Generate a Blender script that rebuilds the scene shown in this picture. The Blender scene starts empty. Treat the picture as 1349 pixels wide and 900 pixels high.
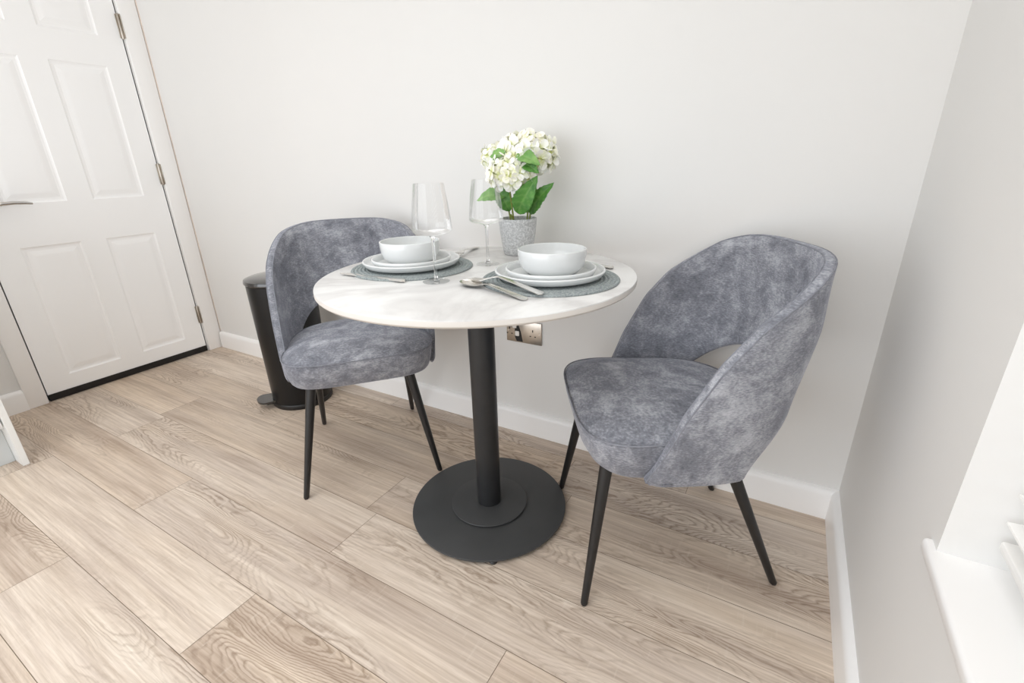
import bpy, bmesh, math, random
from mathutils import Vector, Matrix, noise
PI = math.pi
random.seed(7)
sc = bpy.context.scene
C = sc.collection
W = 3.172          # room width between door wall and window wall
H = 2.42           # ceiling height
LAMP, WIN, SKY, FRONT_FILL = 13.0, 10.0, 1.0, 36.0
YF = -3.4          # how far the room runs behind the camera

# ------------------------------------------------------------------ materials
def lin(c):
    return tuple((v/255/12.92 if v/255 <= .04045 else ((v/255+.055)/1.055)**2.4) for v in c) + (1.0,)

def new_mat(name):
    m = bpy.data.materials.new(name); m.use_nodes = True
    nt = m.node_tree; b = nt.nodes['Principled BSDF']
    return m, nt, b

def N(nt, typ, **kw):
    n = nt.nodes.new(typ)
    for k, v in kw.items():
        if k in n.inputs: n.inputs[k].default_value = v
        else: setattr(n, k, v)
    return n

def L(nt, a, b): nt.links.new(a, b)

def ramp(nt, fac, stops, interp='LINEAR'):
    r = nt.nodes.new('ShaderNodeValToRGB'); r.color_ramp.interpolation = interp
    e = r.color_ramp.elements
    while len(e) < len(stops): e.new(0.5)
    for i, (p, c) in enumerate(stops):
        e[i].position = p; e[i].color = c if len(c) == 4 else tuple(c)+(1,)
    L(nt, fac, r.inputs['Fac']); return r

def mix(nt, fac, a, b, mode='MIX'):
    m = nt.nodes.new('ShaderNodeMix'); m.data_type = 'RGBA'; m.blend_type = mode
    for sock, v in ((0, fac), (6, a), (7, b)):
        if hasattr(v, 'is_linked') or hasattr(v, 'links'): L(nt, v, m.inputs[sock])
        else: m.inputs[sock].default_value = v
    return m.outputs[2]

def mathn(nt, op, a, b=None, c=None):
    m = nt.nodes.new('ShaderNodeMath'); m.operation = op
    for i, v in enumerate((a, b, c)):
        if v is None: continue
        if hasattr(v, 'links'): L(nt, v, m.inputs[i])
        else: m.inputs[i].default_value = v
    return m.outputs[0]

def bump(nt, b, h, strength=.2, dist=.002):
    n = nt.nodes.new('ShaderNodeBump'); n.inputs['Strength'].default_value = strength; n.inputs['Distance'].default_value = dist
    L(nt, h, n.inputs['Height']); L(nt, n.outputs[0], b.inputs['Normal'])

def objco(nt, scale=(1, 1, 1)):
    t = nt.nodes.new('ShaderNodeTexCoord'); m = nt.nodes.new('ShaderNodeMapping')
    m.inputs['Scale'].default_value = scale
    L(nt, t.outputs['Object'], m.inputs['Vector']); return m.outputs[0]

def plain(name, col, rough=.5, metal=0.0, var=.03, vscale=6, bmp=0, bscale=200, spec=.5, coat=0):
    m, nt, b = new_mat(name)
    co = objco(nt)
    n = N(nt, 'ShaderNodeTexNoise', Scale=vscale, Detail=3.0); L(nt, co, n.inputs['Vector'])
    c = lin(col); d = tuple(v*(1-var) for v in c[:3]) + (1,)
    u = tuple(min(1, v*(1+var)) for v in c[:3]) + (1,)
    r = ramp(nt, n.outputs['Fac'], [(.3, d), (.7, u)])
    L(nt, r.outputs[0], b.inputs['Base Color'])
    b.inputs['Roughness'].default_value = rough; b.inputs['Metallic'].default_value = metal
    b.inputs['Specular IOR Level'].default_value = spec
    b.inputs['Coat Weight'].default_value = coat
    if bmp:
        n2 = N(nt, 'ShaderNodeTexNoise', Scale=bscale, Detail=2.0); L(nt, co, n2.inputs['Vector'])
        bump(nt, b, n2.outputs['Fac'], bmp, .001)
    return m

M = {}
M['wall'] = plain('wall_paint', (228, 227, 225), .75, var=.008, vscale=2, bmp=.08, bscale=350, spec=.2)
#M['wall_cool'] = plain('wall_paint_window_side', (238, 236, 234), .7, var=.008, vscale=2, bmp=.08, bscale=350, spec=.25)
M['ceiling'] = plain('ceiling_paint', (245, 244, 242), .9, var=.005)
M['gloss_white'] = plain('white_satin_paint', (248, 247, 246), .32, var=.006, vscale=3, spec=.45)
M['door_white'] = plain('door_paint', (250, 250, 250), .38, var=.006, vscale=3, spec=.45)
M['caulk'] = plain('caulk', (232, 216, 204), .8, var=.12, vscale=14)
M['black_metal'] = plain('black_powder_coat', (40, 41, 43), .34, .1, var=.08, vscale=30, bmp=.05, bscale=500, spec=.45)
M['base_metal'] = plain('charcoal_powder_coat', (68, 69, 70), .5, .15, var=.06, vscale=10, bmp=.08, bscale=600, spec=.45)
M['leg_black'] = plain('leg_black', (30, 29, 29), .38, .05, var=.1, vscale=40, spec=.5)
M['bin_black'] = plain('bin_black', (20, 19, 19), .3, 0, var=.05, spec=.3)
M['bin_lid'] = plain('bin_lid', (36, 34, 33), .16, .1, var=.05, spec=.9, coat=.5)
M['chrome'] = plain('chrome', (205, 203, 200), .14, 1.0, var=.03)
M['steel'] = plain('cutlery_steel', (222, 219, 214), .22, 1.0, var=.03)
M['nickel'] = plain('brushed_nickel', (190, 182, 172), .28, 1.0, var=.05, vscale=60)
M['china'] = plain('white_china', (218, 220, 220), .12, var=.008, vscale=5, spec=.55, coat=.35)
M['switch_white'] = plain('switch_white', (236, 233, 228), .35, var=.01)
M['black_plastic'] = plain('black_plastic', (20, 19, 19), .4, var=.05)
M['dark_gap'] = plain('dark_hole', (14, 13, 12), .8, var=.05)
M['grey_panel'] = plain('grey_panel', (205, 209, 210), .4, var=.01)
M['cab_white'] = plain('cabinet_white', (240, 241, 240), .35, var=.006)
M['stem_green'] = plain('stem_green', (128, 140, 62), .55, var=.2, vscale=40)
M['soil'] = plain('pot_filling', (92, 92, 84), .95, var=.3, vscale=90, bmp=.6, bscale=200)
M['upvc'] = plain('upvc', (246, 247, 248), .3, var=.004)
M['slat_white'] = plain('slat_white', (245, 244, 242), .35, var=.006)

def velvet():
    m, nt, b = new_mat('crushed_velvet')
    co = objco(nt)
    big = N(nt, 'ShaderNodeTexNoise', Scale=6.5, Detail=5.0, Roughness=.62, Distortion=.9); L(nt, co, big.inputs['Vector'])
    mid = N(nt, 'ShaderNodeTexNoise', Scale=26.0, Detail=5.0, Roughness=.7, Distortion=.7); L(nt, co, mid.inputs['Vector'])
    mp = nt.nodes.new('ShaderNodeMapping'); mp.inputs['Scale'].default_value = (150, 150, 420)
    L(nt, co, mp.inputs['Vector'])
    fin = N(nt, 'ShaderNodeTexNoise', Scale=1.0, Detail=2.0); L(nt, mp.outputs[0], fin.inputs['Vector'])
    s = mathn(nt, 'MULTIPLY_ADD', big.outputs['Fac'], .46, mathn(nt, 'MULTIPLY', mid.outputs['Fac'], .36))
    s = mathn(nt, 'MULTIPLY_ADD', fin.outputs['Fac'], .27, s)
    r = ramp(nt, s, [(.40, lin((97, 99, 107))), (.53, lin((130, 132, 140))), (.64, lin((170, 172, 179))), (.74, lin((196, 197, 203)))])
    L(nt, r.outputs[0], b.inputs['Base Color'])
    b.inputs['Roughness'].default_value = .78
    b.inputs['Specular IOR Level'].default_value = .15
    b.inputs['Sheen Weight'].default_value = .55; b.inputs['Sheen Roughness'].default_value = .38
    b.inputs['Sheen Tint'].default_value = lin((205, 208, 220))
    bump(nt, b, s, .35, .004)
    return m
M['velvet'] = velvet()
M['piping'] = plain('velvet_piping', (132, 134, 142), .7, var=.2, vscale=60, spec=.15)

def marble():
    m, nt, b = new_mat('marble_laminate')
    co = objco(nt)
    w = N(nt, 'ShaderNodeTexNoise', Scale=2.2, Detail=6.0, Roughness=.55, Distortion=1.6); L(nt, co, w.inputs['Vector'])
    v = mathn(nt, 'ABSOLUTE', mathn(nt, 'SUBTRACT', w.outputs['Fac'], .5))
    r = ramp(nt, v, [(0, lin((212, 211, 210))), (.02, lin((219, 218, 217))), (.07, lin((232, 232, 231))), (.2, lin((236, 236, 235)))])
    n2 = N(nt, 'ShaderNodeTexNoise', Scale=4.0, Detail=4.0, Distortion=.6); L(nt, co, n2.inputs['Vector'])
    r2 = ramp(nt, n2.outputs['Fac'], [(.35, (1, 1, 1)), (.75, lin((238, 236, 234)))])
    L(nt, mix(nt, 1.0, r.outputs[0], r2.outputs[0], 'MULTIPLY'), b.inputs['Base Color'])
    b.inputs['Roughness'].default_value = .3; b.inputs['Specular IOR Level'].default_value = .4
    return m
M['marble'] = marble()
M['table_edge'] = plain('table_edge', (216, 211, 205), .45, var=.02)

def wood():
    m, nt, b = new_mat('oak_laminate')
    co = objco(nt)
    at = nt.nodes.new('ShaderNodeAttribute'); at.attribute_name = 'plank'   # x: random tone, y/z: pattern offset
    sx = nt.nodes.new('ShaderNodeSeparateXYZ'); L(nt, at.outputs['Vector'], sx.inputs[0])
    off = nt.nodes.new('ShaderNodeVectorMath'); off.operation = 'SCALE'; off.inputs['Scale'].default_value = 37.0
    L(nt, at.outputs['Vector'], off.inputs[0])
    ad = nt.nodes.new('ShaderNodeVectorMath'); ad.operation = 'ADD'; L(nt, co, ad.inputs[0]); L(nt, off.outputs[0], ad.inputs[1])
    def mapped(s):
        mp = nt.nodes.new('ShaderNodeMapping'); mp.inputs['Scale'].default_value = s
        L(nt, ad.outputs[0], mp.inputs['Vector']); return mp.outputs[0]
    # cathedral figure: contour lines of a smooth field stretched along the board
    f = N(nt, 'ShaderNodeTexNoise', Scale=1.0, Detail=1.6, Roughness=.42, Distortion=.25); L(nt, mapped((1.15, 6.4, 1)), f.inputs['Vector'])
    wob = N(nt, 'ShaderNodeTexNoise', Scale=1.0, Detail=3.0); L(nt, mapped((18, 60, 1)), wob.inputs['Vector'])
    fld = mathn(nt, 'MULTIPLY_ADD', wob.outputs['Fac'], .035, f.outputs['Fac'])
    saw = mathn(nt, 'FRACT', mathn(nt, 'MULTIPLY', fld, 52.0))
    line = ramp(nt, saw, [(0, (.1, .1, .1)), (.25, (.8, .8, .8)), (.7, (1, 1, 1)), (1, (.1, .1, .1))])
    # where the figure shows
    msk = N(nt, 'ShaderNodeTexNoise', Scale=1.0, Detail=2.0); L(nt, mapped((1.3, 5.0, 2)), msk.inputs['Vector'])
    mk = ramp(nt, msk.outputs['Fac'], [(.47, (.08, .08, .08)), (.62, (1, 1, 1))])
    # straight fibres
    fb = N(nt, 'ShaderNodeTexNoise', Scale=1.0, Detail=4.0, Roughness=.65); L(nt, mapped((4.5, 150, 1)), fb.inputs['Vector'])
    st = N(nt, 'ShaderNodeTexNoise', Scale=1.0, Detail=3.0, Roughness=.55); L(nt, mapped((1.2, 15, 3)), st.inputs['Vector'])
    # cross-cut saw marks
    cr = N(nt, 'ShaderNodeTexNoise', Scale=1.0, Detail=2.0); L(nt, mapped((120, 14, 1)), cr.inputs['Vector'])
    base = ramp(nt, st.outputs['Fac'], [(.28, lin((196, 182, 171))), (.42, lin((217, 206, 197))), (.58, lin((233, 223, 213))), (.78, lin((242, 234, 225)))])
    tone = ramp(nt, sx.outputs[0], [(0, lin((243, 235, 225))), (.5, lin((255, 252, 248))), (1, lin((250, 241, 229)))])
    c = mix(nt, 1.0, base.outputs[0], tone.outputs[0], 'MULTIPLY')
    fbr = ramp(nt, fb.outputs['Fac'], [(.3, lin((204, 196, 188))), (.7, (1, 1, 1))])
    c = mix(nt, .8, c, fbr.outputs[0], 'MULTIPLY')
    # warm streaks
    wn = N(nt, 'ShaderNodeTexNoise', Scale=1.0, Detail=1.0); L(nt, mapped((1.6, 9, 5)), wn.inputs['Vector'])
    wr = ramp(nt, wn.outputs['Fac'], [(.55, (0, 0, 0)), (.74, (.28, .28, .28))])
    c = mix(nt, wr.outputs[0], c, lin((216, 195, 170)))
    dark = mix(nt, 1.0, c, lin((196, 187, 179)), 'MULTIPLY')
    lf = mathn(nt, 'MULTIPLY', mathn(nt, 'SUBTRACT', 1.0, line.outputs[0]), mk.outputs[0])
    c = mix(nt, lf, c, dark)
    crr = ramp(nt, cr.outputs['Fac'], [(.62, (0, 0, 0)), (.78, (.22, .22, .22))])
    c = mix(nt, crr.outputs[0], c, lin((228, 218, 206)))
    L(nt, c, b.inputs['Base Color'])
    b.inputs['Roughness'].default_value = .46; b.inputs['Specular IOR Level'].default_value = .4
    bump(nt, b, fb.outputs['Fac'], .12, .0006)
    return m
M['wood'] = wood()
M['seam'] = plain('plank_seam', (138, 120, 102), .8)

def stone():
    m, nt, b = new_mat('speckled_stone')
    co = objco(nt)
    v = N(nt, 'ShaderNodeTexVoronoi', Scale=260.0); L(nt, co, v.inputs['Vector'])
    n = N(nt, 'ShaderNodeTexNoise', Scale=210.0, Detail=3.0); L(nt, co, n.inputs['Vector'])
    r = ramp(nt, n.outputs['Fac'], [(.35, lin((186, 188, 189))), (.52, lin((204, 205, 206))), (.66, lin((222, 223, 223)))])
    r2 = ramp(nt, v.outputs['Color'], [(.2, lin((228, 228, 228))), (.8, (1, 1, 1))])
    L(nt, mix(nt, 1.0, r.outputs[0], r2.outputs[0], 'MULTIPLY'), b.inputs['Base Color'])
    b.inputs['Roughness'].default_value = .75
    bump(nt, b, n.outputs['Fac'], .4, .001)
    return m
M['stone'] = stone()

def woven():
    m, nt, b = new_mat('grey_woven_cord')
    co = objco(nt)
    n = N(nt, 'ShaderNodeTexNoise', Scale=240.0, Detail=2.0); L(nt, co, n.inputs['Vector'])
    r = ramp(nt, n.outputs['Fac'], [(.3, lin((124, 132, 133))), (.7, lin((166, 173, 173)))])
    L(nt, r.outputs[0], b.inputs['Base Color']); b.inputs['Roughness'].default_value = .85
    bump(nt, b, n.outputs['Fac'], .4, .001)
    return m
M['woven'] = woven()

def petal():
    m, nt, b = new_mat('hydrangea_petal')
    at = nt.nodes.new('ShaderNodeAttribute'); at.attribute_name = 'heart'   # 1 in the middle of a floret, 0 at its tips
    co = objco(nt)
    n = N(nt, 'ShaderNodeTexNoise', Scale=22.0, Detail=2.0); L(nt, co, n.inputs['Vector'])
    r = ramp(nt, n.outputs['Fac'], [(.35, lin((252, 249, 236))), (.6, lin((253, 253, 250)))])
    c = mix(nt, at.outputs['Fac'], r.outputs[0], lin((212, 222, 120)))
    L(nt, c, b.inputs['Base Color'])
    b.inputs['Roughness'].default_value = .6; b.inputs['Specular IOR Level'].default_value = .2
    b.inputs['Subsurface Weight'].default_value = .15; b.inputs['Subsurface Radius'].default_value = (.01, .01, .006)
    return m
M['petal'] = petal()

def leafm(name, a, bcol):
    m, nt, b = new_mat(name)
    co = objco(nt)
    at = nt.nodes.new('ShaderNodeAttribute'); at.attribute_name = 'rib'     # 1 on the midrib and side veins
    n = N(nt, 'ShaderNodeTexNoise', Scale=40.0, Detail=3.0); L(nt, co, n.inputs['Vector'])
    r = ramp(nt, n.outputs['Fac'], [(.3, lin(a)), (.7, lin(bcol))])
    c = mix(nt, mathn(nt, 'MULTIPLY', at.outputs['Fac'], .28), r.outputs[0], lin((150, 182, 110)))
    L(nt, c, b.inputs['Base Color']); b.inputs['Roughness'].default_value = .5
    return m
M['leaf_dark'] = leafm('leaf_dark', (56, 110, 40), (88, 146, 56))
M['leaf_light'] = leafm('leaf_light', (98, 150, 74), (134, 174, 98))

def glass_thin():
    m, nt, b = new_mat('thin_glass')
    nt.nodes.remove(b); out = nt.nodes['Material Output']
    tr = N(nt, 'ShaderNodeBsdfTransparent'); tr.inputs['Color'].default_value = (.985, .987, .987, 1)
    gl = N(nt, 'ShaderNodeBsdfGlossy', Roughness=.015); gl.inputs['Color'].default_value = (.95, .95, .95, 1)
    lw = N(nt, 'ShaderNodeLayerWeight', Blend=.32)
    f = ramp(nt, lw.outputs['Fresnel'], [(0, (.03, .03, .03)), (.35, (.06, .06, .06)), (.75, (.16, .16, .16)), (1, (.5, .5, .5))])
    mx = N(nt, 'ShaderNodeMixShader'); L(nt, f.outputs[0], mx.inputs[0]); L(nt, tr.outputs[0], mx.inputs[1]); L(nt, gl.outputs[0], mx.inputs[2])
    L(nt, mx.outputs[0], out.inputs['Surface'])
    return m
M['glass'] = glass_thin()
def glass_solid():
    m, nt, b = new_mat('solid_glass')
    co = objco(nt); n = N(nt, 'ShaderNodeTexNoise', Scale=3.0); L(nt, co, n.inputs['Vector'])
    r = ramp(nt, n.outputs['Fac'], [(.3, (.97, .975, .975)), (.7, (.99, .99, .99))]); L(nt, r.outputs[0], b.inputs['Base Color'])
    b.inputs['Transmission Weight'].default_value = 1.0; b.inputs['Roughness'].default_value = .0; b.inputs['IOR'].default_value = 1.45
    return m
M['glass_solid'] = glass_solid()

# ------------------------------------------------------------------ mesh helpers
def finish(name, bm, mat, parent=None, smooth=True, angle=40, loc=None):
    bmesh.ops.recalc_face_normals(bm, faces=bm.faces)
    me = bpy.data.meshes.new(name); bm.to_mesh(me); bm.free()
    mats = mat if isinstance(mat, (list, tuple)) else [mat]
    for m in mats: me.materials.append(M[m] if isinstance(m, str) else m)
    o = bpy.data.objects.new(name, me); C.objects.link(o)
    if smooth:
        for p in me.polygons: p.use_smooth = True
        me.set_sharp_from_angle(angle=math.radians(angle))
    if parent: o.parent = parent
    if loc: o.location = loc
    return o

def box(bm, lo, hi, bev=0, seg=2, mi=0):
    r = bmesh.ops.create_cube(bm, size=1)
    c = [(a+b)/2 for a, b in zip(lo, hi)]; s = [b-a for a, b in zip(lo, hi)]
    for v in r['verts']: v.co = Vector((v.co.x*s[0]+c[0], v.co.y*s[1]+c[1], v.co.z*s[2]+c[2]))
    fs = set(f for v in r['verts'] for f in v.link_faces)
    for f in fs: f.material_index = mi
    if bev:
        es = list({e for v in r['verts'] for e in v.link_edges})
        bmesh.ops.bevel(bm, geom=es, offset=bev, segments=seg, affect='EDGES', profile=.5)

def lathe(bm, prof, n=64, center=(0, 0, 0), closed=False, mi=0):
    """prof: list of (r,z); r==0 ends become poles."""
    rings = []
    for r, z in prof:
        if r < 1e-6: rings.append([bm.verts.new((center[0], center[1], center[2]+z))])
        else: rings.append([bm.verts.new((center[0]+r*math.cos(2*PI*i/n), center[1]+r*math.sin(2*PI*i/n), center[2]+z)) for i in range(n)])
    pairs = list(zip(rings[:-1], rings[1:]))
    if closed: pairs.append((rings[-1], rings[0]))
    for a, b in pairs:
        for i in range(n):
            j = (i+1) % n
            if len(a) == 1 and len(b) == 1: continue
            if len(a) == 1: f = bm.faces.new((a[0], b[i], b[j]))
            elif len(b) == 1: f = bm.faces.new((a[i], b[0], a[j]))
            else: f = bm.faces.new((a[i], b[i], b[j], a[j]))
            f.material_index = mi

def tube(bm, pts, rad, n=12, caps=True, flat=None):
    """sweep a circle (radius or list of radii) along pts; flat=(axis vector, factor) squashes the section."""
    pts = [Vector(p) for p in pts]; rings = []
    if not isinstance(rad, (list, tuple)): rad = [rad]*len(pts)
    up = None
    for i, p in enumerate(pts):
        t = (pts[min(i+1, len(pts)-1)]-pts[max(i-1, 0)]).normalized()
        if up is None:
            up = Vector((0, 0, 1)) if abs(t.z) < .9 else Vector((1, 0, 0))
        a = (up - t*up.dot(t)).normalized(); b = t.cross(a); up = a
        rings.append([bm.verts.new(p + (a*math.cos(2*PI*k/n) + b*math.sin(2*PI*k/n))*rad[i]) for k in range(n)])
    for r0, r1 in zip(rings[:-1], rings[1:]):
        for k in range(n): bm.faces.new((r0[k], r0[(k+1) % n], r1[(k+1) % n], r1[k]))
    if caps:
        bm.faces.new(rings[0][::-1]); bm.faces.new(rings[-1])

def grid(bm, P, close_u=False, close_v=False):
    V = [[bm.verts.new(p) for p in row] for row in P]
    nu, nv = len(V), len(V[0])
    for i in range(nu if close_u else nu-1):
        for j in range(nv if close_v else nv-1):
            bm.faces.new((V[i][j], V[(i+1) % nu][j], V[(i+1) % nu][(j+1) % nv], V[i][(j+1) % nv]))
    return V

def thing(name, label, cat, loc=(0, 0, 0), rz=0, group=None):
    o = bpy.data.objects.new(name, None); C.objects.link(o); o.empty_display_size = .1
    o.location = loc; o.rotation_euler = (0, 0, rz)
    tag(o, label, cat, group); return o

def tag(o, label, cat, group=None):
    o['label'] = label; o['category'] = cat
    if group: o['group'] = group
    return o

def struct(o, label=None):
    o['kind'] = 'structure'
    if label: o['label'] = label
    return o

def dup(root, loc, rz, label):
    r = root.copy(); C.objects.link(r); r.location = loc; r.rotation_euler = (0, 0, rz); r['label'] = label
    for ch in list(root.children):
        c = ch.copy(); C.objects.link(c); c.parent = r
        for g in list(ch.children):
            d = g.copy(); C.objects.link(d); d.parent = c
    return r

# ------------------------------------------------------------------ floor
def build_floor():
    bm = bmesh.new(); lay = bm.faces.layers.float_vector.new('plank')
    wd, ln, g = .183, 1.285, .0007
    y0 = -1.007
    known = {0: 1.245, -1: 1.893, -2: 1.30, 1: 1.95, 2: .62, 3: 2.45, 4: 1.1, 5: .2}
    rnd = random.Random(11)
    for k in range(-18, 6):
        ya, yb = y0+k*wd, min(y0+(k+1)*wd, 0)
        if ya >= 0: break
        j = known.get(k, rnd.uniform(0, ln))
        x = j - ln*math.ceil((j+.05)/ln)
        while x < W+.02:
            a, b = max(x, -.1), min(x+ln, W+.02)
            if b > a+.01:
                vs = [bm.verts.new(p) for p in ((a+g, ya+g, 0), (b-g, ya+g, 0), (b-g, yb-g, 0), (a+g, yb-g, 0))]
                f = bm.faces.new(vs); f[lay] = Vector((rnd.random(), rnd.random(), rnd.random()))
            x += ln
    box(bm, (-.1, YF, -.06), (W+.02, 0, -.0012), mi=1)
    bmesh.ops.recalc_face_normals(bm, faces=bm.faces)
    for f in bm.faces:
        if f.material_index == 0 and f.normal.z < 0: f.normal_flip()
    me = bpy.data.meshes.new('floor'); bm.to_mesh(me); bm.free()
    me.materials.append(M['wood']); me.materials.append(M['seam'])
    o = bpy.data.objects.new('floor', me); C.objects.link(o)
    struct(o, 'pale oak plank laminate floor')
build_floor()

# ------------------------------------------------------------------ walls
DY0, DY1, DH = -.832, -.090, 1.99          # door opening in the left wall
bm = bmesh.new(); box(bm, (-.12, 0, -.06), (W+.3, .12, H)); struct(finish('wall_back', bm, 'wall', smooth=False), 'off-white painted wall behind the table')
bm = bmesh.new()
box(bm, (-.12, DY1, 0), (0, 0, H)); box(bm, (-.12, -1.72, 0), (0, DY0, H)); box(bm, (-.12, DY0, DH), (0, DY1, H))
struct(finish('wall_left', bm, 'wall', smooth=False), 'off-white painted wall around the white door')
WY1, WY0, WZ0, WZ1, RD = -.722, -2.05, .480, 2.08, .20     # window recess in the right wall
bm = bmesh.new()
box(bm, (W, WY1, -.06), (W+.3, 0, H)); box(bm, (W, YF, -.06), (W+.3, WY0, H))
box(bm, (W, WY0, -.06), (W+.3, WY1, WZ0)); box(bm, (W, WY0, WZ1), (W+.3, WY1, H))
struct(finish('wall_right', bm, 'wall', smooth=False), 'off-white painted wall with a window recess')
bm = bmesh.new(); box(bm, (-.12, YF, H), (W+.3, .12, H+.1)); struct(finish('ceiling', bm, 'ceiling', smooth=False), 'white ceiling')

# skirting: moulded section swept along the wall
def skirting(name, a, b, n, ext=0):
    """a->b along the wall foot, n = direction into the room."""
    a, b, n = Vector(a), Vector(b), Vector(n)
    prof = [(0, 0), (.018, 0), (.018, .078), (.0165, .088), (.012, .0945), (.006, .098), (0, .0985)]
    bm = bmesh.new()
    P = [[q + n*d + Vector((0, 0, z)) for d, z in prof] for q in (a, b)]
    V = grid(bm, P); bm.faces.new(V[0]); bm.faces.new(V[1][::-1])
    for k in range(2): bm.faces.new  # ends closed above
    return finish(name, bm, 'gloss_white', angle=35)
struct(skirting('baseboard_back', (.026, 0, 0), (W, 0, 0), (0, -1, 0)), 'white skirting board along the back wall')
struct(skirting('baseboard_right', (W, 0, 0), (W, YF, 0), (-1, 0, 0)), 'white skirting board below the window wall')
struct(skirting('baseboard_left', (0, -.905, 0), (0, -1.068, 0), (1, 0, 0)), 'short white skirting board left of the door')

# door surround
bm = bmesh.new()
def arch_leg(y0, y1, z0, z1):
    box(bm, (0, y0, z0), (.018, y1, z1), .004, 2)
arch_leg(-.0865, -.0035, 0, 2.07); arch_leg(-.906, -.836, 0, 2.07); arch_leg(-.836, -.0865, 1.995, 2.07)
box(bm, (-.12, DY1, 0), (-.001, DY1+.0035, DH)); box(bm, (-.12, DY0-.004, 0), (-.001, DY0, DH)); box(bm, (-.12, DY0, DH-.003), (-.001, DY1, DH+.004))
tr = struct(finish('trim_1', bm, 'gloss_white'), 'white architrave around the door')
bm = bmesh.new(); tube(bm, [(.019, -.0012, z) for z in (.1, .5, 1, 1.5, 2.07)], [.0016, .0022, .0018, .0024, .0022], 8)
cb = finish('caulk_bead', bm, 'caulk', tr)

# ------------------------------------------------------------------ six-panel door
def build_door():
    ya, yb, z0, z1 = -.8275, -.0945, .030, 1.985
    bm = bmesh.new()
    cols = [(-.728, -.508), (-.410, -.192)]; rows = [(.105, .712), (.898, 1.487), (1.612, 1.88)]
    ys = sorted({ya, yb, *[v for c in cols for v in c]}); zs = sorted({z0, z1, *[v for r in rows for v in r]})
    prof = [(0, 0), (.003, -.003), (.009, -.0055), (.018, -.006), (.032, -.003), (.042, -.001), (.045, -.0008)]
    for i in range(len(ys)-1):
        for j in range(len(zs)-1):
            y, yy, z, zz = ys[i], ys[i+1], zs[j], zs[j+1]
            if (y, yy) in cols and (z, zz) in rows:
                prev = None
                for d, x in prof:
                    ring = [bm.verts.new(p) for p in ((x, y+d, z+d), (x, yy-d, z+d), (x, yy-d, zz-d), (x, y+d, zz-d))]
                    if prev:
                        for k in range(4): bm.faces.new((prev[k], prev[(k+1) % 4], ring[(k+1) % 4], ring[k]))
                    prev = ring
                bm.faces.new(prev)
            else:
                bm.faces.new([bm.verts.new(p) for p in ((0, y, z), (0, yy, z), (0, yy, zz), (0, y, zz))])
    for q in (((0, ya, z0), (0, yb, z0)), ((0, yb, z0), (0, yb, z1)), ((0, yb, z1), (0, ya, z1)), ((0, ya, z1), (0, ya, z0))):
        a, b = q; bm.faces.new([bm.verts.new(p) for p in (a, b, (-.04, b[1], b[2]), (-.04, a[1], a[2]))])
    bm.faces.new([bm.verts.new(p) for p in ((-.04, ya, z0), (-.04, yb, z0), (-.04, yb, z1), (-.04, ya, z1))])
    bmesh.ops.remove_doubles(bm, verts=bm.verts, dist=1e-5)
    d = struct(finish('door_1', bm, 'door_white', angle=12), 'white six-panel door with black strip along its foot')
    for z in (1.667, 1.0015, .2265):
        bm = bmesh.new()
        lathe(bm, [(0, -.054), (.0045, -.053), (.0055, -.05), (.0055, .05), (.0045, .053), (0, .054)], 16, (.006, -.0915, z))
        box(bm, (-.001, -.0880, z-.05), (.0195, -.0845, z+.05), .0006, 1); box(bm, (-.001, -.1010, z-.05), (.0012, -.0950, z+.05), .0003, 1)
        h = finish('hinge', bm, 'nickel', d); h['label'] = 'brushed steel butt hinge'
    bm = bmesh.new(); box(bm, (-.03, ya, .0015), (.004, yb, .034), .0015, 1)
    s = finish('draught_strip', bm, 'black_plastic', d); s['label'] = 'black strip along the foot of the door'
    bm = bmesh.new()
    lathe(bm, [(0, 0), (.026, 0), (.026, .006), (.023, .009), (.010, .0095), (.0085, .045), (0, .045)], 32)
    bmesh.ops.rotate(bm, verts=bm.verts, cent=(0, 0, 0), matrix=Matrix.Rotation(PI/2, 3, 'Y'))
    bmesh.ops.translate(bm, verts=bm.verts, vec=(0, -.775, .897))
    tube(bm, [(.040, -.778, .897), (.048, -.765, .899), (.05, -.74, .903), (.05, -.70, .9045), (.05, -.665, .902), (.049, -.645, .898)], [.007, .008, .008, .0075, .007, .005], 12)
    h = finish('handle', bm, 'chrome', d); h['label'] = 'polished lever handle'
build_door()

# ------------------------------------------------------------------ window, sill, blind
bm = bmesh.new()
box(bm, (W-.010, WY0-.05, WZ0), (W+RD, -.694, .502), .006, 3)
sill = finish('window_sill', bm, 'gloss_white')
bm = bmesh.new()
fx0, fx1 = W+.165, W+.225
for lo, hi in (((fx0, WY0, .502), (fx1, WY1, .562)), ((fx0, WY0, WZ1-.06), (fx1, WY1, WZ1)),
               ((fx0, WY1-.06, .562), (fx1, WY1, WZ1-.06)), ((fx0, WY0, .562), (fx1, WY0+.06, WZ1-.06)), ((fx0+.01, -1.43, .562), (fx1-.01, -1.36, WZ1-.06))):
    box(bm, lo, hi, .004, 2)
win = struct(finish('window_1', bm, 'upvc'), 'white framed window in the right wall recess')
sill.parent = win
bm = bmesh.new(); box(bm, (W+.19, WY0+.05, .55), (W+.194, WY1-.05, WZ1-.05)); finish('pane', bm, 'glass', win, smooth=False)

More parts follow.
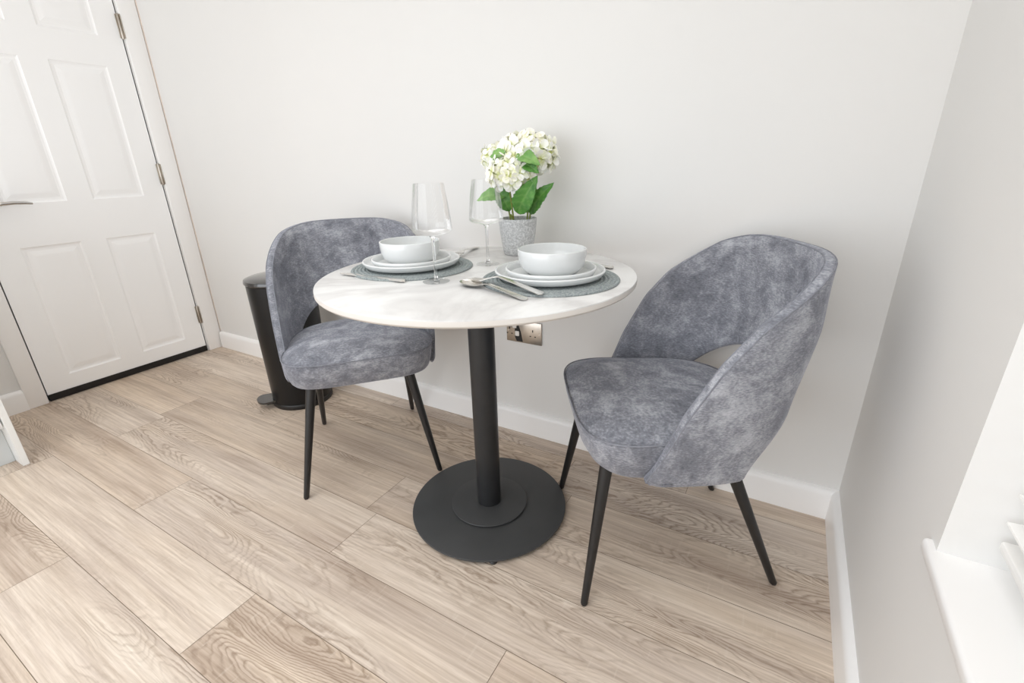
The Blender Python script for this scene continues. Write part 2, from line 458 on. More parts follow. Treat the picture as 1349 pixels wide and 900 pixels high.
bl = thing('venetian_blind', 'white slatted blind hanging in the window recess', 'blind', (W+.075, (WY0+WY1)/2, .534))
bm = bmesh.new()
hw = (WY1-WY0)/2-.012
for k in range(38):
    z = .047+k*.0385
    if z > WZ1-.534-.05: break
    ang = math.radians(-9 if k else -2)
    P = []
    for yy in (-hw, hw):
        row = []
        for s in (-1, -.5, 0, .5, 1):
            row.append((s*.027*math.cos(ang), yy, z + s*.027*math.sin(ang) + .002*(1-s*s)))
        row2 = [(x, y_, zz-.0028) for x, y_, zz in row[::-1]]
        P.append(row+row2)
    V = grid(bm, P, close_v=True); bm.faces.new(V[0]); bm.faces.new(V[1][::-1])
finish('slats', bm, 'slat_white', bl, angle=50)
bm = bmesh.new(); box(bm, (-.026, -hw, .006), (.026, hw, .020), .004, 2); finish('bottom_rail', bm, 'slat_white', bl)
bm = bmesh.new(); box(bm, (-.028, -hw, WZ1-.534-.05), (.028, hw, WZ1-.534-.002), .004, 2); finish('headrail', bm, 'slat_white', bl)
bm = bmesh.new()
for yy in (-hw+.12, 0, hw-.12):
    for sx in (-.0285, .0285): tube(bm, [(sx, yy, .013), (sx, yy, WZ1-.534-.04)], .0008, 6)
finish('ladder_cord', bm, 'slat_white', bl)

# ------------------------------------------------------------------ kitchen cabinet end, far left
cab = thing('kitchen_cabinet', 'white kitchen base cabinet with recessed pale grey plinth at far left', 'cabinet', (0, -1.40, 0))
bm = bmesh.new(); box(bm, (.004, .31, 0), (.594, .330, .875), .0012, 1); finish('end_panel', bm, 'cab_white', cab)
bm = bmesh.new(); box(bm, (.004, -.30, .155), (.565, .3095, .875), .001, 1); finish('carcass', bm, 'cab_white', cab)
bm = bmesh.new(); box(bm, (.567, -.297, .168), (.586, .306, .872), .002, 2); finish('door', bm, 'cab_white', cab)
bm = bmesh.new(); box(bm, (.50, -.30, 0), (.518, .3095, .154), .001, 1)
pl = finish('plinth', bm, 'grey_panel', cab); pl['label'] = 'recessed pale grey plinth'

# ------------------------------------------------------------------ double socket
sk = thing('wall_socket', 'brushed metal double socket low on wall under the table edge', 'socket', (2.1325, 0, .4255))
bm = bmesh.new(); box(bm, (-.0735, -.006, -.0425), (.0735, -.0005, .0425), .002, 2); fp = finish('faceplate', bm, 'nickel', sk)
bm = bmesh.new()
vs_f = [(-.046, .0385), (-.026, .0385), (-.012, 0), (-.004, -.0385), (-.030, -.0385), (-.038, -.022), (-.038, .01)]  # dark reflection of the table column, painted on the plate as a black patch
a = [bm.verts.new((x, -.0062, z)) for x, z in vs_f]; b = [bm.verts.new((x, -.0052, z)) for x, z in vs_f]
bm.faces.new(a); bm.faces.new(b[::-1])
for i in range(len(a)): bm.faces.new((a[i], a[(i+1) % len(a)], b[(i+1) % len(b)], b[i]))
o = finish('reflection_patch', bm, 'black_plastic', sk, smooth=False); o['label'] = 'black patch painted as the table column reflection'
for x, z in ((-.038, .022), (-.027, -.008)):
    bm = bmesh.new(); box(bm, (x-.0085, -.0095, z-.0095), (x+.0085, -.006, z+.0095), .003, 3)
    r = finish('rocker_switch', bm, 'switch_white', sk); r['label'] = 'white rocker switch'
for cx, mt in ((-.060, 'switch_white'), (.038, None)):
    bm = bmesh.new()
    box(bm, (cx-.002, -.0066, .005), (cx+.002, -.0058, .014)); 
    for sx in (-.010, .010): box(bm, (cx+sx-.003, -.0066, -.013), (cx+sx+.003, -.0058, -.0095))
    r = finish('outlet', bm, 'dark_gap', sk, smooth=False); r['label'] = 'three dark pin holes'
for sx in (-.0655, .0655):
    bm = bmesh.new(); lathe(bm, [(0, 0), (.0032, 0), (.0028, .0012), (0, .0016)], 14)
    bmesh.ops.rotate(bm, verts=bm.verts, cent=(0, 0, 0), matrix=Matrix.Rotation(PI/2, 3, 'X')); bmesh.ops.translate(bm, verts=bm.verts, vec=(sx, -.0058, 0))
    finish('screw', bm, 'steel', sk)

# ------------------------------------------------------------------ table
TX, TY, TR, TZ = 2.2417, -.4425, .4018, .75
tb = thing('round_table', 'round white marble-effect dining table on a black pedestal', 'table', (TX, TY, 0))
bm = bmesh.new()
lathe(bm, [(0, TZ), (TR-.003, TZ), (TR-.0008, TZ-.0008), (TR, TZ-.003)], 160)
lathe(bm, [(TR, TZ-.003), (TR, TZ-.013), (TR-.004, TZ-.0175), (TR-.012, TZ-.019), (0, TZ-.019)], 160, mi=1)
bmesh.ops.remove_doubles(bm, verts=bm.verts, dist=1e-5)
finish('tabletop', bm, ['marble', 'table_edge'], tb)
bm = bmesh.new()
lathe(bm, [(0, TZ-.019), (.12, TZ-.019), (.12, TZ-.024), (.0, TZ-.024)], 64); finish('mounting_plate', bm, 'black_metal', tb)
bm = bmesh.new(); lathe(bm, [(0, .02), (.0365, .02), (.0365, TZ-.022), (0, TZ-.022)], 64); finish('column', bm, 'black_metal', tb)
bm = bmesh.new()
lathe(bm, [(0, .0100), (.2365, .0100), (.2384, .0112), (.2387, .0135), (.2380, .0158), (.236, .0166), (0, .0168)], 128); finish('base_plate', bm, 'base_metal', tb)
bm = bmesh.new()
lathe(bm, [(0, .0168), (.103, .0168), (.103, .0205), (.1170, .0212), (.1178, .0225), (.1170, .0240), (.1155, .0246), (.0365, .0252), (0, .0252)], 96); finish('collar', bm, 'base_metal', tb)
for k in range(4):
    a = math.radians(-55+90*k); bm = bmesh.new()
    lathe(bm, [(0, 0), (.011, 0), (.012, .003), (.010, .0065), (.007, .0102), (0, .0102)], 20, (.226*math.cos(a), .226*math.sin(a), 0)); finish('levelling_foot', bm, 'black_plastic', tb)

# ------------------------------------------------------------------ chairs
def rim_z(y):
    T = [(.16, .320), (.13, .3785), (.07, .5326), (.01, .6433), (-.05, .7148), (-.11, .7589), (-.17, .802), (-.22, .8265), (-.26, .842), (-.34, .86)]
    if y >= T[0][0]: return T[0][1]
    for (y0, z0), (y1, z1) in zip(T[:-1], T[1:]):
        if y1 <= y <= y0: return z0+(z1-z0)*(y0-y)/(y0-y1)
    return T[-1][1]
YC, NN = .0965, 3.4
def half_w(z): return .236+(.254-.236)*min(1, max(0, (z-.37)/.30))
def back_d(z):
    t = (z-.37)/.47
    return .272+(.329-.272)*min(1, (z-.37)/.33)
def surf_y(x, z):
    r = min(1, abs(x)/half_w(z)); return YC-back_d(z)*(1-r**NN)**(1/NN)
def rim_curve(n):
    """half rim, centre of the back -> arm tip"""
    pts = []
    for i in range(400):
        ph = (PI/2)*i/399
        z = .84
        for _ in range(20):
            y = YC-back_d(z)*max(0, math.cos(ph))**(2/NN); z = rim_z(y)
        pts.append(Vector((half_w(z)*math.sin(ph)**(2/NN), y, z)))
    for i in range(1, 200):
        y = YC+(.132-YC)*i/199; z = rim_z(y); pts.append(Vector((half_w(z)-.010*(i/199)**2, y, z)))
    return resample(pts, n)
def bottom_curve(n1, n2):
    xa, zb, zt = .222, .372, .564
    pts = []
    for i in range(300):
        u = (PI/2)*i/299; x = xa*math.sin(u)**(2/2.3); z = zb+.004+(zt-zb)*max(0, math.cos(u))**(2/2.3)
        pts.append(Vector((x, surf_y(x, z), z)))
    A = resample(pts, n1)
    pts = [A[-1]]
    z = zb
    x = xa
    for i in range(1, 200):
        x = xa+(half_w(z)-xa)*i/199; pts.append(Vector((x, surf_y(x, z), z)))
    for i in range(1, 100):
        y = YC+(.122-YC)*i/99; pts.append(Vector((half_w(z)-.010*(i/99)**2, y, z)))
    B = resample(pts, n2+1)
    return A+B[1:]
def resample(pts, n):
    d = [0]
    for a, b in zip(pts[:-1], pts[1:]): d.append(d[-1]+(b-a).length)
    out = []; k = 0
    for i in range(n):
        t = d[-1]*i/(n-1)
        while k < len(d)-2 and d[k+1] < t: k += 1
        s = d[k+1]-d[k]; out.append(pts[k].lerp(pts[k+1], 0 if s < 1e-9 else min(1, (t-d[k])/s)))
    return out

def make_chair():
    t = thing('dining_chair', 'x', 'chair', group='grey velvet dining chairs')
    # seat cushion
    def outline(inset, n=96, low=False):
        pts = []
        for i in range(n):
            a = 2*PI*i/n; c, s = math.cos(a), math.sin(a)
            ix = inset*.5 if low else inset
            if s >= 0: hx, hy, e = .238-ix, .262-.03-inset, 4.6
            else: hx, hy, e = .238-ix, .212-inset, 3.2
            x = math.copysign(abs(c)**(2/e), c)*hx+.004; y = .03+math.copysign(abs(s)**(2/e), s)*hy
            k = min(1, max(0, (.16-y)/.30)); x *= 1-.11*k
            if y > .15: y += .003*(1-(x/.24)**2)
            pts.append((x, y))
        return pts
    lev = [(.370, .075), (.368, .045), (.371, .034), (.380, .024), (.405, .011), (.435, .003), (.455, .0), (.461, .0015), (.4635, .006), (.470, .018), (.477, .038), (.483, .065), (.4875, .10), (.490, .14)]
    bm = bmesh.new()
    V = grid(bm, [[(x, y, z + (.006*math.sin((y+.1)*9) if ins > .03 and z > .46 else 0)*0) for x, y in outline(ins, low=z < .45)] for z, ins in lev], close_v=True)
    bm.faces.new(V[0]); 
    c = bm.verts.new((0, .03, .4915)); last = V[-1]
    for i in range(len(last)): bm.faces.new((last[i], last[(i+1) % len(last)], c))
    seat = finish('seat', bm, 'velvet', t, angle=60)
    bm = bmesh.new(); o = outline(-.0005); o = o+[o[0]]
    tube(bm, [(x, y, .4622) for x, y in o], .0019, 8, caps=False)
    finish('piping', bm, 'piping', seat)
    # wrap-around back
    n1, n2 = 26, 18; n = n1+n2; nv = 13; th = .0118
    R, B = rim_curve(n), bottom_curve(n1, n2)
    # even out the pairing of rim and lower edge
    half = []
    for i in range(n):
        row = []
        for j in range(nv):
            v = j/(nv-1); p = B[i].lerp(R[i], v)
            k = 4*v*(1-v)
            # keep the wall on the flared surface between its two edges
            if abs(p.x) < half_w(p.z)*.999 and p.y < YC:
                q = Vector((p.x, surf_y(p.x, p.z), p.z)); p = p.lerp(q, min(1, k)*.85)
            row.append(p)
        half.append(row)
    G = [[Vector((-p.x, p.y, p.z)) for p in row] for row in half[:0:-1]] + half
    m = len(G)
    def nrm(i, j):
        a = G[min(i+1, m-1)][j]-G[max(i-1, 0)][j]; b = G[i][min(j+1, nv-1)]-G[i][max(j-1, 0)][j] if False else G[i][min(j+1, nv-1)]-G[i][max(j-1, 0)]
        k = a.cross(b)
        return k.normalized() if k.length > 1e-9 else Vector((0, 1, 0))
    NR = [[nrm(i, j) for j in range(nv)] for i in range(m)]
    ctr = Vector((0, .05, .6))
    for i in range(m):
        for j in range(nv):
            if NR[i][j].dot(G[i][j]-ctr) < 0: NR[i][j] = -NR[i][j]      # outwards
    P = []; rim_o = []; rim_i = []
    for i in range(m):
        hgt = (G[i][-1]-G[i][0]).length
        up = (G[i][-1]-G[i][-2]).normalized() if hgt > .01 else Vector((0, 0, 1)); dn = (G[i][0]-G[i][1]).normalized() if hgt > .01 else Vector((0, 0, -1))
        tt = th*(.80+.2*min(1, hgt/.2))
        outer = [G[i][j]+NR[i][j]*tt*(1+.12*4*(j/(nv-1))*(1-j/(nv-1))) for j in range(nv)]
        inner = [G[i][j]-NR[i][j]*tt*(1+.12*4*(j/(nv-1))*(1-j/(nv-1))) for j in range(nv)]
        nt_, nb_ = NR[i][-1], NR[i][0]
        top = [G[i][-1]+nt_*tt*.86+up*.0030, G[i][-1]+nt_*tt*.4+up*.0052, G[i][-1]-nt_*tt*.4+up*.0052, G[i][-1]-nt_*tt*.86+up*.0030]
        bot = [G[i][0]-nb_*tt*.86+dn*.003, G[i][0]-nb_*tt*.4+dn*.006, G[i][0]+nb_*tt*.4+dn*.006, G[i][0]+nb_*tt*.86+dn*.003]
        P.append(outer+top+inner[::-1]+bot)
        rim_o.append(top[0]); rim_i.append(top[3])
    bm = bmesh.new(); V = grid(bm, P, close_v=True); bm.faces.new(V[0]); bm.faces.new(V[-1][::-1])
    back = finish('backrest', bm, 'velvet', t, angle=75)
    bm = bmesh.new(); tube(bm, rim_o, .0017, 8); tube(bm, rim_i, .0015, 8)
    finish('piping', bm, 'piping', back)
    # legs
    for sx in (-1, 1):
        for foot, top in (((.221*sx+.013, .251, 0), (.150*sx+.010, .195, .385)), ((.184*sx+.013, -.238, 0), (.158*sx+.010, -.072, .385))):
            bm = bmesh.new(); f, q = Vector(foot), Vector(top); ax = (q-f)
            tube(bm, [f+Vector((0, 0, .0)), f+Vector((0, 0, .003))+ax*.004, f+ax*.02, f+ax*.5, q], [.0065, .0083, .0088, .0122, .0158], 20)
            finish('leg', bm, 'leg_black', t)
    bm = bmesh.new(); box(bm, (-.17, -.10, .366), (.17, .20, .376), .004, 2); finish('under_frame', bm, 'leg_black', t)
    return t
LA, RA = math.radians(-41)-.0122-PI/2, math.radians(212.7)-.0188-PI/2
ch = make_chair(); ch.location = (1.6617, -.3596, 0); ch.rotation_euler = (0, 0, LA)
ch['label'] = 'grey velvet tub dining chair beside the black bin, left of the table'
dup(ch, (2.7411, -.3241, 0), RA, 'grey velvet tub dining chair right of the table, nearer the window')

# ------------------------------------------------------------------ pedal bin
bn = thing('pedal_bin', 'tall black pedal bin standing behind the left chair', 'bin', (1.06, -.2263, 0), math.radians(0))
bm = bmesh.new(); lathe(bm, [(0, .022), (.1265, .022), (.1275, .03), (.136, .555), (.136, .562), (.130, .562), (0, .55)], 72); finish('body', bm, 'bin_black', bn)
bm = bmesh.new(); lathe(bm, [(0, 0), (.1275, 0), (.1300, .003), (.1302, .018), (.1280, .0235), (0, .0235)], 72); finish('base_ring', bm, 'black_plastic', bn)
bm = bmesh.new(); lathe(bm, [(0, .565), (.139, .565), (.1418, .568), (.142, .576), (.1395, .582), (.12, .589), (.08, .5935), (0, .595)], 72); finish('lid', bm, 'bin_lid', bn)
bm = bmesh.new()
pd = math.radians(-120)
P = []
for i in range(13):
    a = -PI/2+PI*i/12
    P.append((.158+.034*math.cos(a), .050*math.sin(a)))
pts = [(.120, -.046)]+P+[(.120, .046)]
top = [bm.verts.new((x, y, .036+.05*(x-.12))) for x, y in pts]; bt = [bm.verts.new((x, y, .027+.05*(x-.12))) for x, y in pts]
bm.faces.new(top); bm.faces.new(bt[::-1])
for i in range(len(top)): bm.faces.new((top[i], top[(i+1) % len(top)], bt[(i+1) % len(bt)], bt[i]))
box(bm, (.115, -.016, .008), (.158, .016, .0275), .004, 2)
bmesh.ops.rotate(bm, verts=bm.verts, cent=(0, 0, 0), matrix=Matrix.Rotation(pd, 3, 'Z'))
p = finish('pedal', bm, 'bin_lid', bn, angle=35); p['label'] = 'glossy black foot pedal'

# ------------------------------------------------------------------ table setting
def mat_mesh():
    bm = bmesh.new(); prof = [(0, 0), (.164, 0)]
    n = 17; w = .165/n
    rr = []
    for k in range(n-1, -1, -1):
        for s, z in ((.99, .0022), (.8, .0048), (.5, .0055), (.2, .0048), (.01, .0022)): rr.append(((k+s)*w, z))
    lathe(bm, prof+rr+[(0, .0036)], 96); return bm
mat_ = tag(finish('placemat', mat_mesh(), 'woven', angle=70), 'x', 'placemat', 'round grey placemats')
def put(o, loc, label, first=[None]):
    o.location = loc; o['label'] = label; return o
put(mat_, (2.042, -.467, TZ), 'round grey woven placemat in front of the left chair')
m2 = mat_.copy(); C.objects.link(m2); put(m2, (2.447, -.438, TZ), 'round grey woven placemat on the right half of the table')

def plate(r, h, lip=.0055, foot=.6):
    bm = bmesh.new()
    lathe(bm, [(0, .003), (r*foot-.01, .003), (r*foot-.004, 0), (r*foot+.004, 0), (r*.86, .0035), (r*.955, h*.35), (r*.99, h*.7), (r, h-.0025), (r-.0015, h-.0004), (r-.0035, h), (r-lip, h-.001),
               (r-lip-.003, h*.65), (r*.90, .0075), (r*.82, .0062), (r*.4, .0058), (0, .0058)], 96)
    return bm
PZ = TZ+.0056
pl1 = tag(finish('dinner_plate', plate(.132, .0215), 'china', angle=50), 'x', 'plate', 'large white plates'); put(pl1, (2.040, -.467, PZ), 'large white plate under the left bowl')
p2 = pl1.copy(); C.objects.link(p2); put(p2, (2.445, -.436, PZ), 'large white plate under the right bowl')
SZ = PZ+.0060
sp1 = tag(finish('side_plate', plate(.1075, .0225, foot=.62), 'china', angle=50), 'x', 'plate', 'small white plates'); put(sp1, (2.050, -.478, SZ), 'small white plate between large plate and bowl, left setting')
s2 = sp1.copy(); C.objects.link(s2); put(s2, (2.452, -.446, SZ), 'small white plate between large plate and bowl, right setting')
bm = bmesh.new()
lathe(bm, [(0, .003), (.046, .003), (.049, 0), (.055, 0), (.058, .003), (.066, .008), (.0735, .0165), (.0778, .0285), (.0798, .042), (.0805, .0565), (.0798, .0580), (.0785, .0585), (.0768, .0578),
           (.0760, .042), (.0738, .029), (.0690, .018), (.060, .0105), (.045, .007), (0, .006)], 96)
bw = tag(finish('bowl', bm, 'china', angle=50), 'x', 'bowl', 'white cereal bowls'); put(bw, (2.045, -.474, SZ+.0062), 'white bowl on the left stack of plates')
b2 = bw.copy(); C.objects.link(b2); put(b2, (2.4535, -.442, SZ+.0062), 'white bowl on the right stack of plates')

# wine glasses
def make_glass():
    t = thing('wine_glass', 'x', 'wine glass', group='wine glasses')
    bm = bmesh.new()
    pr = [(.0032, .1065), (.012, .1085), (.030, .1125), (.041, .1160), (.0455, .1195), (.0467, .1245), (.0460, .1360), (.0415, .178), (.0345, .2255), (.0336, .2258), (.0332, .2250)]
    lathe(bm, pr[:-1], 64); finish('bowl', bm, 'glass', t, angle=50)
    bm = bmesh.new(); lathe(bm, [(0, .1085), (.0085, .1082), (.0052, .1040), (.0041, .098), (.0035, .08), (.0033, .05), (.0037, .02), (.0048, .008), (.008, .0038), (0, .0036)], 32); finish('stem', bm, 'glass_solid', t)
    bm = bmesh.new(); lathe(bm, [(0, 0), (.0318, 0), (.0326, .0007), (.0318, .0016), (.018, .0026), (.006, .0046), (0, .005)], 64); finish('foot', bm, 'glass', t)
    return t
g1 = make_glass(); g1.location = (2.207, -.572, TZ+.0002); g1['label'] = 'clear wine glass at front, nearest the left placemat'
dup(g1, (2.209, -.344, TZ+.0002), .4, 'clear wine glass in front of the flower pot')

# cutlery, each lying along +x from its head at 0
def spoon():
    bm = bmesh.new(); n, k = 40, 9; rows = []
    for i in range(n):
        t = i/(n-1); x = t*.212
        if x < .068:
            u = (x/.068); w = .0205*math.sqrt(max(0, 1-((u-.46)/.54)**2 if u > .46 else 1-((u-.46)/.46)**2)) ; w = max(w, .0036 if u > .5 else .0008)
            dep = .0085*max(0, w/.0205)**1.2
        else:
            u = (x-.068)/.144; w = .0040+.0058*u**1.2; dep = .0004
            if u > .97: w *= math.sqrt(max(.05, 1-((u-.97)/.03)**2))
        zc = .010 if x < .068 else .0105+.006*math.sin(min(1, (x-.068)/.03)*PI/2) - .0135*max(0, (x-.098)/.114)**1.0
        if x < .068: zc = .0105-.0015*(x/.068)*0
        row = []
        for j in range(k):
            s = -1+2*j/(k-1); row.append((x, s*w, zc-dep*(1-s*s)))
        for j in range(k-1, -1, -1):
            s = -1+2*j/(k-1); row.append((x, s*w*.96, zc-dep*(1-s*s)-.0017))
        rows.append(row)
    V = grid(bm, rows, close_v=True); bm.faces.new(V[0]); bm.faces.new(V[-1][::-1]); return bm
def fork(arch=1.0):
    bm = bmesh.new()
    def strip(pts):
        rows = []
        for x, y, w, z in pts:
            rows.append([(x, y-w, z+.0009), (x, y, z+.0012), (x, y+w, z+.0009), (x, y+w, z-.0009), (x, y, z-.0009), (x, y-w, z-.0009)])
        V = grid(bm, rows, close_v=True); bm.faces.new(V[0]); bm.faces.new(V[-1][::-1])
    zt = lambda x: .0045+.006*math.sin(min(1, x/.05)*PI*.5)**1.0*(1 if x < .05 else 1) - .003*math.sin(PI*min(1, x/.06))
    for q in (-1.5, -.5, .5, 1.5):
        strip([(.000+.001*abs(q), q*.0069, .0009, zt(0)), (.01, q*.0070, .0017, zt(.01)), (.03, q*.0070, .0021, zt(.03)), (.049, q*.0066, .0026, zt(.049))])
    hp = []
    for i in range(34):
        x = .046+(.214-.046)*i/33
        if x < .085:
            u = (x-.046)/.039; w = .0130*(1-u)**.8+.0040
        else:
            u = (x-.085)/.129; w = .0040+.0072*u**1.1
            if u > .96: w *= math.sqrt(max(.08, 1-((u-.96)/.04)**2))
        z = zt(.05)+arch*.012*math.sin(min(1, max(0, (x-.05)/.045))*PI/2) - (.0085+arch*.012)*max(0, (x-.095)/.119)**1.1
        hp.append((x, 0, w, max(z, .0012)))
    strip(hp); return bm
def knife():
    bm = bmesh.new(); rows = []
    for i in range(46):
        x = .222*i/45
        if x < .118:
            u = x/.118; lo = -.0095+.006*max(0, 1-u/.25)**2; hi = .0085-.016*max(0, 1-u/.35)**2; hi = max(hi, lo+.0012); tz = .0010
        else:
            u = (x-.118)/.104; w = .0052+.0036*u; lo, hi, tz = -w, w, .0026+.0010*u
            if u < .06: tz = .0018
            if u > .96:
                k = math.sqrt(max(.1, 1-((u-.96)/.04)**2)); lo *= k; hi *= k
        rows.append([(x, lo, .0035-tz*.3), (x, (lo+hi)/2, .0035-tz), (x, hi, .0035-tz), (x, hi, .0035+tz*.9), (x, (lo+hi)/2, .0035+tz), (x, lo, .0035+tz*.3)])
    V = grid(bm, rows, close_v=True); bm.faces.new(V[0]); bm.faces.new(V[-1][::-1]); return bm
def lay(name, bm, a, b, z, label, cat, pitch=0, group=None):
    o = finish(name, bm, 'steel', angle=45); o.location = (a[0], a[1], z)
    o.rotation_euler = (0, pitch, math.atan2(b[1]-a[1], b[0]-a[0])); return tag(o, label, cat, group)
lay('spoon', spoon(), (2.2803, -.5675), (2.5176, -.637), TZ+.0002, 'steel dessert spoon at the near edge, under the fork', 'spoon')
lay('fork', fork(), (2.2954, -.553), (2.5264, -.5987), TZ+.0075, 'steel fork lying against the spoon and right placemat', 'fork', group='steel forks')
lay('knife', knife(), (1.921, -.6135), (2.139, -.613), TZ+.0004, 'steel knife lying at the near edge of the left placemat', 'knife', group='steel knives')
k2 = lay('knife', knife(), (2.328, -.2262), (2.537, -.2665), TZ+.0004, 'steel knife tip-hidden behind the right stack of plates', 'knife', group='steel knives')
k2['label'] = 'mostly hidden steel knife behind the right stack of plates'
lay('fork', fork(.15), (2.084, -.338), (2.024, -.118), TZ+.0045, 'steel fork pointing to the back wall, behind the left plates', 'fork', .01, group='steel forks')

# ------------------------------------------------------------------ hydrangea
fl = thing('potted_hydrangea', 'white artificial hydrangea in a speckled grey pot on the table', 'potted plant', (2.209, -.170, TZ))
bm = bmesh.new()
lathe(bm, [(0, 0), (.0405, 0), (.0440, .003), (.0490, .03), (.0545, .07), (.0575, .100), (.0580, .1065), (.0570, .1085), (.0550, .1075), (.054, .098), (.053, .09), (0, .089)], 64); finish('pot', bm, 'stone', fl)
bm = bmesh.new(); lathe(bm, [(0, .0895), (.0525, .0895), (.0505, .0945), (.03, .0965), (0, .0965)], 40); finish('filling', bm, 'soil', fl)

def flower_head(c, r, n, seed, squash=.86):
    rnd = random.Random(seed); bm = bmesh.new(); lay_ = bm.verts.layers.float.new('heart')
    gold = PI*(3-math.sqrt(5))
    # core so that no gaps open between florets
    core = bmesh.ops.create_icosphere(bm, subdivisions=2, radius=r*.70)
    for v in core['verts']: v.co = Vector((v.co.x, v.co.y, v.co.z*squash)); v[lay_] = .75
    for i in range(n):
        z = 1-1.72*(i+.5)/n; rr = math.sqrt(max(0, 1-z*z)); a = i*gold
        d = Vector((rr*math.cos(a), rr*math.sin(a), z)); d = (d+Vector([rnd.uniform(-.12, .12) for _ in range(3)])).normalized()
        R_ = r*rnd.uniform(.86, 1.06); p = Vector((d.x*R_, d.y*R_, d.z*R_*squash))
        d2 = (d+Vector([rnd.uniform(-.35, .35) for _ in range(3)])).normalized()
        ax = d2.orthogonal().normalized(); rot = rnd.uniform(0, PI/2)
        ax = Matrix.Rotation(rot, 3, d2) @ ax; ay = d2.cross(ax); s = r*rnd.uniform(.34, .44)
        for k in range(4):
            an = k*PI/2; u = ax*math.cos(an)+ay*math.sin(an); w = d2.cross(u); cup = rnd.uniform(.05, .35)
            def pt(l, q, hgt, heart):
                v = bm.verts.new(p+u*(s*l)+w*(s*q)+d2*(s*hgt)); v[lay_] = heart; return v
            b0 = pt(.02, 0, 0, 1); m0 = pt(.45, -.36, cup*.35, .12); m1 = pt(.45, 0, cup*.18, .3); m2 = pt(.45, .36, cup*.35, .12)
            e0 = pt(.82, -.40, cup*.75, 0); e1 = pt(.80, 0, cup*.55, .04); e2 = pt(.82, .40, cup*.75, 0); t0 = pt(1.02, -.16, cup, 0); t1 = pt(1.02, .16, cup, 0)
            for f in ((b0, m1, m0), (b0, m2, m1), (m0, m1, e1, e0), (m1, m2, e2, e1), (e0, e1, t0), (e1, t1, t0), (e1, e2, t1)): bm.faces.new(f)
    bmesh.ops.translate(bm, verts=bm.verts, vec=c)
    me = bpy.data.meshes.new('flower_head'); bm.to_mesh(me); bm.free(); me.materials.append(M['petal'])
    for p in me.polygons: p.use_smooth = True
    o = bpy.data.objects.new('flower_head', me); C.objects.link(o); o.parent = fl; return o
flower_head((.024, .020, .287), .080, 84, 1, .64)
flower_head((-.062, .000, .274), .048, 40, 2, .85)
flower_head((.006, -.052, .236), .062, 56, 3, .74)

def leaf(base, tip, width, nrm_, sag, mat, seed):
    rnd = random.Random(seed); bm = bmesh.new(); lr = bm.verts.layers.float.new('rib')
    b, t = Vector(base), Vector(tip); ax = t-b; Lh = ax.length; u = ax.normalized(); n_ = Vector(nrm_); n_ = (n_-u*n_.dot(u)).normalized(); w = u.cross(n_)
    nu, nvv = 22, 13; V = []
    for i in range(nu):
        s = i/(nu-1)
        ww = width*.5*(math.sin(PI*s**.78)**.85 if 0 < s < 1 else 0)
        if i == 0: ww = .0012
        if i == nu-1: ww = .0003
        ww *= 1+.05*(1 if i % 2 else -1)
        row = []
        for j in range(nvv):
            q = -1+2*j/(nvv-1)
            h = sag*math.sin(PI*s)*Lh + abs(q)*ww*.30 - .12*Lh*s*s + .0016*math.sin(s*26)*abs(q)
            v = bm.verts.new(b+u*(Lh*s)+w*(q*ww)+n_*h)
            vein = 1 if j == nvv//2 else (.6 if (int(s*22+abs(q)*4) % 4 == 0) else 0)
            v[lr] = vein; row.append(v)
        V.append(row)
    for i in range(nu-1):
        for j in range(nvv-1): bm.faces.new((V[i][j], V[i+1][j], V[i+1][j+1], V[i][j+1]))
    bmesh.ops.recalc_face_normals(bm, faces=bm.faces)
    me = bpy.data.meshes.new('leaf'); bm.to_mesh(me); bm.free(); me.materials.append(M[mat])
    for p in me.polygons: p.use_smooth = True
    o = bpy.data.objects.new('leaf', me); C.objects.link(o); o.parent = fl
    sm = o.modifiers.new('thickness', 'SOLIDIFY'); sm.thickness = .0006; return o
V3 = Vector
cam_side = (.45, -.85, .35)
leaf((.020, -.036, .126), (.094, -.062, .226), .060, cam_side, .10, 'leaf_dark', 1)
leaf((.046, -.006, .122), (.122, -.024, .210), .050, (.2, -.9, .5), .10, 'leaf_dark', 2)
leaf((-.026, -.016, .172), (-.120, -.044, .166), .046, (.1, -.75, .6), .12, 'leaf_light', 3)
leaf((-.022, -.008, .128), (-.056, -.030, .214), .048, (.3, -.9, .2), .08, 'leaf_dark', 4)
leaf((.040, .006, .122), (.064, -.012, .198), .042, (.2, -.9, .3), .08, 'leaf_light', 5)
leaf((.002, -.060, .292), (-.062, -.066, .268), .036, (.1, -.7, .7), .10, 'leaf_light', 6)
leaf((.034, -.062, .284), (.108, -.066, .262), .042, (.2, -.75, .65), .10, 'leaf_light', 7)
leaf((.052, -.062, .266), (.106, -.070, .240), .034, (.3, -.8, .4), .06, 'leaf_dark', 8)
for pts in ([(-.006, -.012, .09), (-.007, -.022, .15), (-.002, -.045, .21)], [(.030, .002, .09), (.036, .004, .16), (.030, .012, .26)], [(-.022, .0, .09), (-.034, -.002, .15), (-.060, .0, .25)], [(.040, -.004, .09), (.046, -.004, .128)], [(.002, -.016, .09), (-.002, -.038, .122)]):
    bm = bmesh.new(); tube(bm, pts, .0026, 8); finish('stem', bm, 'stem_green', fl)

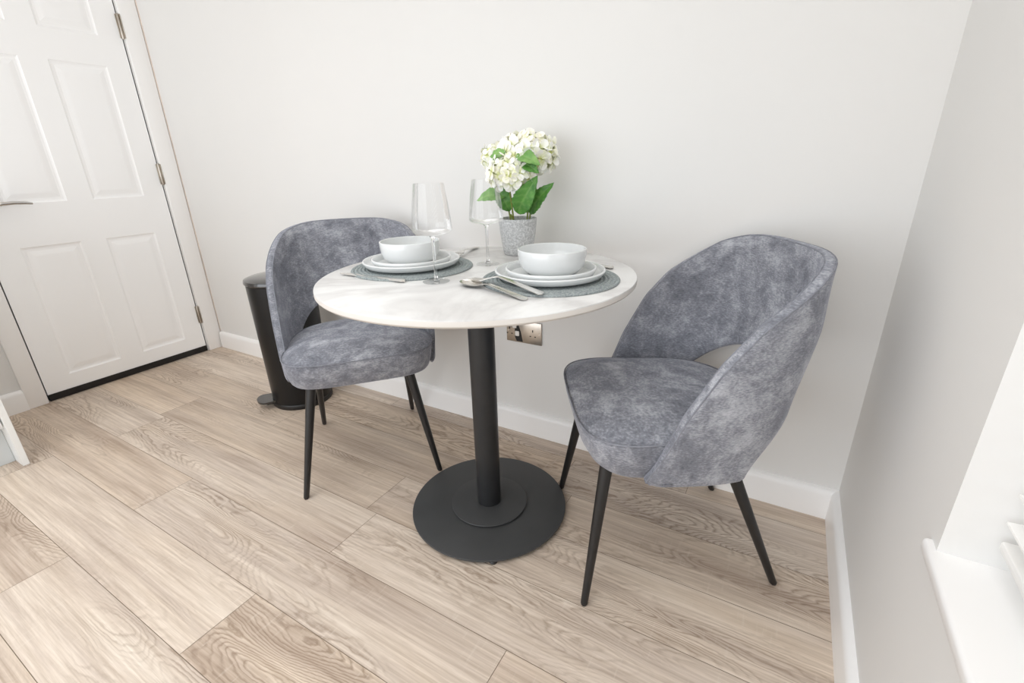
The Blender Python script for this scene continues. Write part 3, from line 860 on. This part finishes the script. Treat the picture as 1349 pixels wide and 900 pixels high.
# ------------------------------------------------------------------ light
def area(name, loc, rot, sx, sy, power, col=(1, 1, 1), spread=PI):
    l = bpy.data.lights.new(name, 'AREA'); l.shape = 'RECTANGLE'; l.size = sx; l.size_y = sy; l.energy = power; l.color = col; l.spread = spread
    o = bpy.data.objects.new(name, l); C.objects.link(o); o.location = loc; o.rotation_euler = rot; return o
area('ceiling_panel', (2.0, -1.65, H-.02), (0, 0, 0), 2.2, 1.9, LAMP, (.95, .975, 1.0), math.radians(120))
area('front_fill_light', (1.55, -3.35, 1.0), (PI/2, 0, 0), 3.0, 1.7, FRONT_FILL, (.93, .965, 1.0))  # added fill light behind the camera
area('window_daylight', (W+.75, (WY0+WY1)/2, 1.35), (0, PI/2, 0), 1.6, 1.5, WIN, (.93, .97, 1.0))

w = bpy.data.worlds.new('World'); sc.world = w; w.use_nodes = True
bg = w.node_tree.nodes['Background']; bg.inputs[0].default_value = (.93, .965, 1.0, 1); bg.inputs[1].default_value = SKY

# ------------------------------------------------------------------ camera
cam = bpy.data.cameras.new('camera'); co = bpy.data.objects.new('camera', cam); C.objects.link(co)
cam.sensor_width = 36; cam.lens = 619.49/1349*36; cam.clip_start = .02
yaw, pitch, roll = .5329, .3630, -.0252
f = Vector((-math.sin(yaw)*math.cos(pitch), math.cos(yaw)*math.cos(pitch), -math.sin(pitch))); r = Vector((math.cos(yaw), math.sin(yaw), 0)); u = r.cross(f)
c_, s_ = math.cos(roll), math.sin(roll)
r2 = r*c_+u*s_; u2 = r*-s_+u*c_
co.matrix_world = Matrix(((r2.x, u2.x, -f.x, 2.9285), (r2.y, u2.y, -f.y, -1.4423), (r2.z, u2.z, -f.z, 1.0140), (0, 0, 0, 1)))
sc.camera = co

sc.view_settings.view_transform = 'Standard'; sc.view_settings.look = 'None'; sc.view_settings.gamma = 1; sc.view_settings.use_curve_mapping = False
sc.view_settings.exposure = 0.04
sc.cycles.use_denoising = True
sc.cycles.max_bounces = 14; sc.cycles.diffuse_bounces = 8; sc.cycles.transparent_max_bounces = 16
sc.cycles.caustics_reflective = False; sc.cycles.caustics_refractive = False
